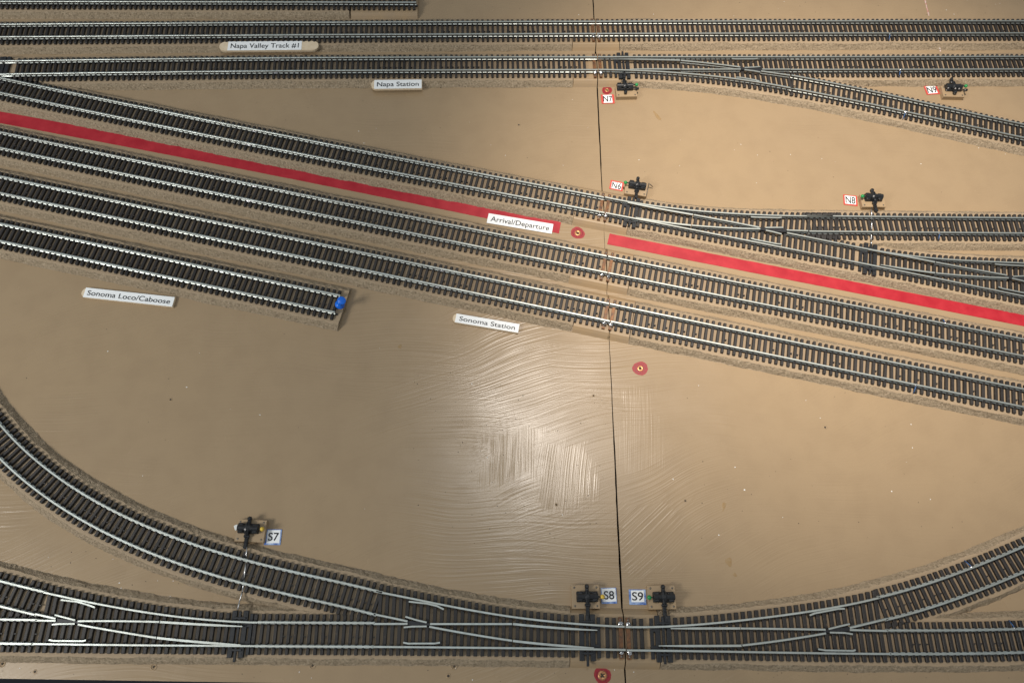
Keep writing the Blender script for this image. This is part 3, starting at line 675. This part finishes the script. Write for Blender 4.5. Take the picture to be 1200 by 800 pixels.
def wire(label, pts, r=.32, m=None, z=None):
    P = [(*at(a, b, zz), zz) for a, b, zz in pts]; o = MB().tube(P, r).build('linkage_wire', m or M_STEEL, None, True); return tag(o, label, 'wire', 'turnout linkage wires')
wire('steel linkage wire running under the curved track from the S7 throw', [(289.2, 640, 4.4), (288.4, 655, 4.5), (286, 680, 4.5), (284.2, 692, 4.4), (280.5, 705, 4.6), (278.5, 714, 4.6)])
wire('steel linkage wire running under the level track from the N8 throw', [(1021, 243, 4.3), (1021.5, 254, 4.5), (1021.7, 268, 4.5), (1020.8, 281, 4.5), (1021.2, 287, 4.5)])
o = MB().tube([(*at(757.5, 229, 3.2), 3.2), (*at(760.5, 215, 3.6), 3.6), (*at(765, 219, 1.5), 1.5)], .25).build('loose_wire', M_DARKST, None, True); tag(o, 'thin rusty bent wire standing beside the N6 ground throw', 'wire')

# ------------------------------------------------------------------ labels
def text_mesh(s, width, height, mat_, parent, cx, cy, z, rz, name='lettering', bold=0.0):
    cu = bpy.data.curves.new(name, 'FONT'); cu.body = s
    cu.size = 1; cu.extrude = 0.0; cu.offset = bold; cu.resolution_u = 6
    t = bpy.data.objects.new(name, cu); COL.objects.link(t); dg = bpy.context.evaluated_depsgraph_get(); me = bpy.data.meshes.new_from_object(t.evaluated_get(dg)); bpy.data.objects.remove(t)
    xs = [v.co.x for v in me.vertices]; ys = [v.co.y for v in me.vertices]; x0, x1, y0, y1 = min(xs), max(xs), min(ys), max(ys)
    me2 = me.copy(); ca, sa_ = math.cos(rz), math.sin(rz)
    capy = .70
    for v in me2.vertices:
        x = ((v.co.x - x0) / (x1 - x0) - .5) * width; y = (v.co.y - capy / 2) / capy * height
        v.co = ((cx + x * ca - y * sa_) * MM, (cy + x * sa_ + y * ca) * MM, z * MM)
    me2.materials.clear(); me2.materials.append(mat_); me2.name = name
    o = bpy.data.objects.new(name, me2); COL.objects.link(o); o.parent = parent; return o
def rect_from(tl, tr, bl, br, z):
    A, B, C, D = [at(*p, z) for p in (tl, tr, bl, br)]; c = (A + B + C + D) / 4; u = ((B - A) + (D - C)) / 2
    h = (((A - C) + (B - D)) / 2); rz = math.atan2(u.y, u.x); return c, u.length, abs(h.dot(Vector((-math.sin(rz), math.cos(rz))))), rz
def stick_label(label, s, tl, tr, bl, br, z, stick=None, tw=.86, th=.46, tc=0.0):
    c, W, H, rz = rect_from(tl, tr, bl, br, z); u = Vector((math.cos(rz), math.sin(rz)))
    root = thing('name_label', label, 'label', (0, 0, 0), 0, 'printed name labels')
    if stick:
        l, r, rl, rr = stick      # extra length left and right of the paper, rounded or cut
        hw = H / 2 + .05; cx = c + u * (r - l) / 2; n = 8; prof = []
        hl = W / 2 + (l + r) / 2
        def end(sgn, rnd):
            if not rnd: return [(sgn * hl, -sgn * hw), (sgn * hl, sgn * hw)]
            return [(sgn * (hl - hw + hw * math.cos(t)), sgn * hw * math.sin(t)) for t in [-math.pi / 2 + math.pi * i / n for i in range(n + 1)]]
        loop = end(1, rr) + end(-1, rl); ca, sa_ = math.cos(rz), math.sin(rz)
        v = [(cx.x + x * ca - y * sa_, cx.y + x * sa_ + y * ca, z - .15) for x, y in loop] + [(cx.x + x * ca - y * sa_, cx.y + x * sa_ + y * ca, z - 1.6) for x, y in loop]; k = len(loop)
        obj('stick', v, [tuple(range(k)), tuple(reversed(range(k, 2 * k)))] + [(i, k + i, k + (i + 1) % k, (i + 1) % k) for i in range(k)], M_WOOD, root)
    MB().box((c.x, c.y, z - .06), (W, H, .14), rz=rz).build('paper', M_PAPER, root)
    tcx = c + u * tc
    text_mesh(s, W * tw, H * th, M_INK, root, tcx.x, tcx.y - H * .0, z + .13, rz, bold=.004)
    return root
stick_label('long rounded stick label reading Napa Valley Track #1', 'Napa Valley Track #1', (267, 49), (353.5, 48.2), (267, 59.2), (353.5, 58.6), 4.6, (5.2, 10.2, 1, 1), .92, .52)
stick_label('short stick label reading Napa Station under the second track', 'Napa Station', (438.5, 94), (494, 93.3), (438.5, 104.2), (494, 103.5), 3.6, (1.9, .3, 1, 0), .88, .5)
stick_label('label reading Arrival/Departure stuck on the red stripe', 'Arrival/Departure', (572.5, 250), (648.5, 262.5), (570.5, 261), (646.5, 274), .45, None, .90, .5)
stick_label('stick label reading Sonoma Loco/Caboose on the open board', 'Sonoma Loco/Caboose', (100, 337), (204.3, 347.8), (98, 347.8), (202, 359.5), 1.8, (1.6, .2, 1, 0), .93, .5)
stick_label('stick label reading Sonoma Station above the glossy brush strokes', 'Sonoma Station', (535, 367.5), (609, 379.5), (533, 377), (607, 390), 1.8, (1.6, .1, 1, 0), .88, .5)
def card(label, s, tl, tr, bl, br, z, border, margin, group, tw=.66, th=.62, off=(0, 0)):
    c, W, H, rz = rect_from(tl, tr, bl, br, z)
    root = thing('number_card', label, 'card', (0, 0, 0), 0, group)
    MB().box((c.x, c.y, z - .1), (W, H, .2), rz=rz).build('card_edge', border, root)
    ml, mt, mr, mbt = margin; ca, sa_ = math.cos(rz), math.sin(rz); dx, dy = (ml - mr) / 2, (mbt - mt) / 2
    MB().box((c.x + dx * ca - dy * sa_, c.y + dx * sa_ + dy * ca, z + .02), (W - ml - mr, H - mt - mbt, .08), rz=rz + .01).build('paper', M_PAPER, root)
    text_mesh(s, W * tw, H * th, M_INK, root, c.x + dx * ca + off[0], c.y + dy + off[1], z + .17, rz, bold=.010)
    return root
RG, BG = 'red bordered number cards', 'blue bordered number cards'
card('red bordered card reading N7 below the red ring', 'N7', (704.2, 111), (719.5, 111), (705, 121.6), (720.3, 121.2), .3, M_REDBORD, (1.2, .35, 1.3, .5), RG, .70, .64)
card('red bordered card reading N6 touching a green ball', 'N6', (716, 211), (731.5, 214), (713.8, 220.8), (729.3, 224.3), .3, M_REDBORD, (.9, .9, 1.0, .6), RG, .70, .66)
card('red bordered card reading N8', 'N8', (988, 228), (1004.3, 229.6), (989, 239.6), (1005, 241.6), .3, M_REDBORD, (.8, .6, .9, .8), RG, .70, .66)
card('red bordered card reading N9, tilted on its corner', 'N9', (1082.8, 100.4), (1098.8, 99.7), (1085.8, 111.4), (1100.3, 110.1), .3, M_REDBORD, (1.0, .8, 1.2, .7), RG, .72, .64)
card('blue bordered card reading S7', 'S7', (311.5, 619.8), (330.5, 619.8), (309, 638), (328.5, 638.2), .3, M_BLUEBORD, (1.1, .35, .6, .8), BG, .64, .50)
card('blue bordered card reading S8 under a yellow ball', 'S8', (704, 688.5), (722, 688), (705, 707), (723.2, 706.8), .3, M_BLUEBORD, (.4, .3, .3, .9), BG, .66, .52)
card('blue bordered card reading S9 touching a green ball', 'S9', (736.8, 690.2), (757, 690.2), (737.5, 708), (757, 708.4), .3, M_BLUEBORD, (1.0, .4, .9, 1.2), BG, .66, .54)

# ------------------------------------------------------------------ red stripes
def strip(label, top, bot):
    A = [at(*p, .1) for p in top]; B = [at(*p, .1) for p in bot]; n = len(A); v, f = [], []
    N_ = 60; T_, B_ = [], []
    ft = polyfit([(p.x, p.y) for p in A], min(2, n - 1)); fb = polyfit([(p.x, p.y) for p in B], min(2, n - 1))
    for i in range(N_ + 1):
        q = i / N_; xa = A[0].x + (A[-1].x - A[0].x) * q; xb = B[0].x + (B[-1].x - B[0].x) * q
        T_.append((xa, ft(xa))); B_.append((xb, fb(xb)))
    for z in (.16, 0): 
        v += [(x, y + random.uniform(-.06, .06), z) for x, y in T_]; v += [(x, y + random.uniform(-.06, .06), z) for x, y in B_]
    m = N_ + 1
    for i in range(N_): f += [(m + i, m + i + 1, i + 1, i), (2 * m + i, i, i + 1, 2 * m + i + 1), (m + i, 3 * m + i, 3 * m + i + 1, m + i + 1)]
    f += [(0, 2 * m, 3 * m, m), (m - 1, 2 * m - 1, 4 * m - 1, 3 * m - 1)]
    return tag(obj('tape_stripe', v, f, M_RED), label, 'stripe', 'red stripes on the board')
strip('long red stripe left of the seam, under the Arrival/Departure label', [(-20, 127), (150, 158.5), (300, 188), (572, 239.5), (657.5, 262.5)], [(-20, 140.5), (150, 172.8), (300, 201.8), (572, 255), (655, 274.5)])
strip('red stripe right of the seam running to the right edge', [(714.5, 274), (900, 309.5), (1050, 340.5), (1225, 373.8)], [(711.5, 286.3), (900, 322.6), (1050, 353), (1225, 387)])

# ------------------------------------------------------------------ red ringed screws
def ring(label, px, py, r, inner, metal, z=0.06, rin=.0):
    c = at(px, py, 0); root = thing('ringed_screw', label, 'screw', (c.x, c.y, 0), 0, 'screws ringed in red marker'); n = 48
    def blob(R_, a, zz, mat_, nm, hole=0):
        ph = [random.uniform(0, 6.28) for _ in range(5)]
        rr = lambda t, R0: R0 * (1 + .05 * math.sin(2 * t + ph[0]) + .04 * math.sin(3 * t + ph[1]) + .015 * math.sin(7 * t + ph[2]) + random.uniform(-a, a))
        v = [(rr(2 * math.pi * i / n, R_) * math.cos(2 * math.pi * i / n), rr(2 * math.pi * i / n, R_) * math.sin(2 * math.pi * i / n), zz) for i in range(n)]
        if hole:
            v += [(hole * random.uniform(.92, 1.08) * math.cos(2 * math.pi * i / n), hole * random.uniform(.92, 1.08) * math.sin(2 * math.pi * i / n), zz) for i in range(n)]
            obj(nm, v, [(i, (i + 1) % n, n + (i + 1) % n, n + i) for i in range(n)], mat_, root)
        else: obj(nm, v, [tuple(range(n))], mat_, root)
    blob(r, .03, .03, M_REDINK, 'marker_ring', hole=inner * 1.02)
    blob(r * .74, .05, .05, M_RINGDARK, 'marker_stroke', hole=r * .64)
    s = MB().lathe((0, 0, -.3), [(inner, 0), (inner, .42), (inner * .8, .52), (inner * .35, .5), (inner * .25, .2)], 20).build('screw_head', metal, root, True)
    MB().box((0, 0, .22), (inner * 1.1, inner * .28, .12), rz=.7).box((0, 0, .221), (inner * .28, inner * 1.1, .12), rz=.7).build('cross_slot', M_DIRT, s)
ring('red ringed screw directly above the N7 card', 711.3, 105.8, 3.15, 1.35, M_BRASS)
ring('red ringed screw between the left red stripe and the seam', 677, 273, 3.8, 1.7, M_BRASS)
ring('red ringed screw on the open board right of the seam', 750.3, 431.5, 3.9, 1.6, M_BRASS)
ring('red ringed screw at the bottom edge left of the seam', 706, 791, 3.7, 2.0, M_BRASS)

# ------------------------------------------------------------------ push pin
p = at(398.0, 357.0, Z_BED + .6); root = thing('push_pin', 'blue push pin stuck in the end of the dead end track', 'push pin', (p.x, p.y, Z_BED + .4))
ax = Vector((.36, -.02, 1)).normalized()
MB().lathe((0, 0, 0), [(2.2, 0), (2.55, .35), (2.5, .8), (1.6, 1.3), (1.25, 2.2), (1.2, 3.4), (1.4, 5.0), (2.1, 5.5), (2.25, 5.8), (2.2, 6.3), (2.0, 6.4), (.3, 6.42)], 28, ax).build('grip', M_BLUEPL, root, True)
MB().cyl((0, 0, -2), (0, 0, .2), .3).build('needle', M_STEEL, root)

# ------------------------------------------------------------------ small things on the boards
NG = 'small screws along the bottom edge'
for px, py, lab in ((2.5, 777.5, 'small screw near the bottom left corner'), (180, 781, 'small screw below the leftmost turnout'), (366, 779.5, 'small screw below the middle of the bottom track'), (532, 780.5, 'small screw below the bottom track between two turnouts')):
    c = at(px, py, 0); o = MB().lathe((c.x, c.y, -.1), [(1.5, 0), (1.5, .22), (1.15, .3), (1.1, .12), (.5, .1)], 16).build('small_screw', M_BLOCK, None, True)
    tag(o, lab, 'screw', NG); MB().cyl((c.x, c.y, 0), (c.x + .2, c.y + .3, .5), .38, 8).build('screw_point', M_DARKST, o)
for px, py, lab, rr in ((200, 468, 'dark nail hole in the board left of the brush strokes', .7), (695.5, 463.5, 'dark nail hole just left of the seam above the middle', .55), (803, 586.5, 'dark nail hole on the lower right board', .6), (967, 500.5, 'dark nail hole with scratches on the right board', .75), (525.5, 791.5, 'dark nail hole at the bottom edge', .8), (608, 146.5, 'pale rimmed nail hole below the second track', .7), (652, 591, 'dark nail hole in the glossy brush strokes', .6), (41, 786.5, 'dark nail hole in the bottom left corner', .7)):
    c = at(px, py, 0); o = MB().lathe((c.x, c.y, 0), [(rr * 1.4, 0), (rr * 1.25, .06), (rr * .8, .05), (rr * .75, .02)], 12).build('nail_hole', M_BLOCK, None, True)
    tag(o, lab, 'nail hole', 'nail holes in the boards'); MB().lathe((c.x, c.y, .03), [(rr * .75, 0), (rr * .65, .05), (rr * .3, .05)], 10).build('hole', M_DIRT, o)
# flecks and grit
def flecks(name, n, m, lo, hi, zones):
    mb = MB()
    for _ in range(n):
        z = random.choice(zones); px, py = random.uniform(z[0], z[2]), random.uniform(z[1], z[3]); c = at(px, py, 0); k = random.choice((5, 6, 7)); s = random.uniform(lo, hi); a0 = random.uniform(0, 6)
        v = [(c.x + s * random.uniform(.5, 1.2) * math.cos(a0 + 2 * math.pi * i / k), c.y + s * random.uniform(.5, 1.2) * math.sin(a0 + 2 * math.pi * i / k), .02) for i in range(k)]
        v += [(c.x, c.y, .02 + s * .4)]
        mb.add(v, [(i, (i + 1) % k, k) for i in range(k)])
    o = mb.build(name, m, None); o['kind'] = 'stuff'; o['label'] = 'tiny specks scattered over the painted board'; o['category'] = 'specks'; return o
Z = [(0, 370, 700, 690), (740, 440, 1200, 640), (720, 120, 1200, 240), (130, 110, 690, 200), (500, 0, 1200, 20), (20, 640, 250, 700), (0, 782, 1200, 798)]
flecks('paint_specks', 90, M_SPECK, .12, .42, Z)
flecks('grit', 260, M_DIRT, .08, .30, Z + [(480, 430, 710, 640)] * 3)
# glue drips and stains
def drip(label, px, py, rx, ry, rot):
    c = at(px, py, 0); n = 24; v = []
    for i in range(n):
        t = 2 * math.pi * i / n; q = 1 + .15 * math.sin(3 * t + px) + random.uniform(-.06, .06); x, y = rx * q * math.cos(t), ry * q * math.sin(t)
        v.append((c.x + x * math.cos(rot) - y * math.sin(rot), c.y + x * math.sin(rot) + y * math.cos(rot), .03))
    v.append((c.x, c.y, .12)); o = obj('glue_drip', v, [(i, (i + 1) % n, n) for i in range(n)], M_STAIN, None, True); tag(o, label, 'glue drip', 'dried glue drips')
drip('brown glue drip on the upper right board below N7', 770, 136, 1.0, 3.8, .5)
drip('brown glue drip at the middle of the right board', 848, 593, .9, 2.2, -.3)
drip('brown glue drip on the lower right board above S9', 854, 658, 1.5, 2.0, .1)
drip('small shiny glue drip just below the one above S9', 861, 673, .8, 1.0, .9)
drip('round brown glue spot on the left board below the tracks', 469, 406, 1.1, 1.1, 0)
# filler line in the upper right
def crack(pts, w_, z):
    P = [at(a, b, z) for a, b in pts]; L_, R_ = [], []
    D = []
    for a, b in zip(P, P[1:]): D += [a + (b - a) * i / 6 for i in range(6)]
    D.append(P[-1]); v = []; n = len(D)
    for p_ in D: v.append((p_.x - w_ / 2 + random.uniform(-.12, .12), p_.y, z + .05))
    for p_ in D: v.append((p_.x + w_ / 2 + random.uniform(-.12, .12), p_.y, z + .05))
    for p_ in D: v.append((p_.x + random.uniform(-.05, .05), p_.y, z + .25))
    return v, [(i, i + 1, 2 * n + i + 1, 2 * n + i) for i in range(n - 1)] + [(2 * n + i, 2 * n + i + 1, n + i + 1, n + i) for i in range(n - 1)]
root = thing('filler_line', 'thin white and reddish filler line crossing the board at upper right', 'filler line')
for pts, z in (([(1081, -20), (1084, 0), (1088.5, 19)], 0), ([(1101.0, 56), (1102.2, 61)], .1)):
    v, f = crack(pts, .9, z); obj('filler', v, f, M_CRACK, root)
fn = R['t1']
a = at(1097.3, 45, Z_BED + .05); b = at(1101.2, 57.5, .5)
obj('filler', [(a.x - .4, a.y, Z_BED + .15), (a.x + .4, a.y, Z_BED + .15), (b.x + .4, b.y - .3, .75), (b.x - .4, b.y - .3, .75)], [(0, 1, 2, 3)], M_CRACK, root)
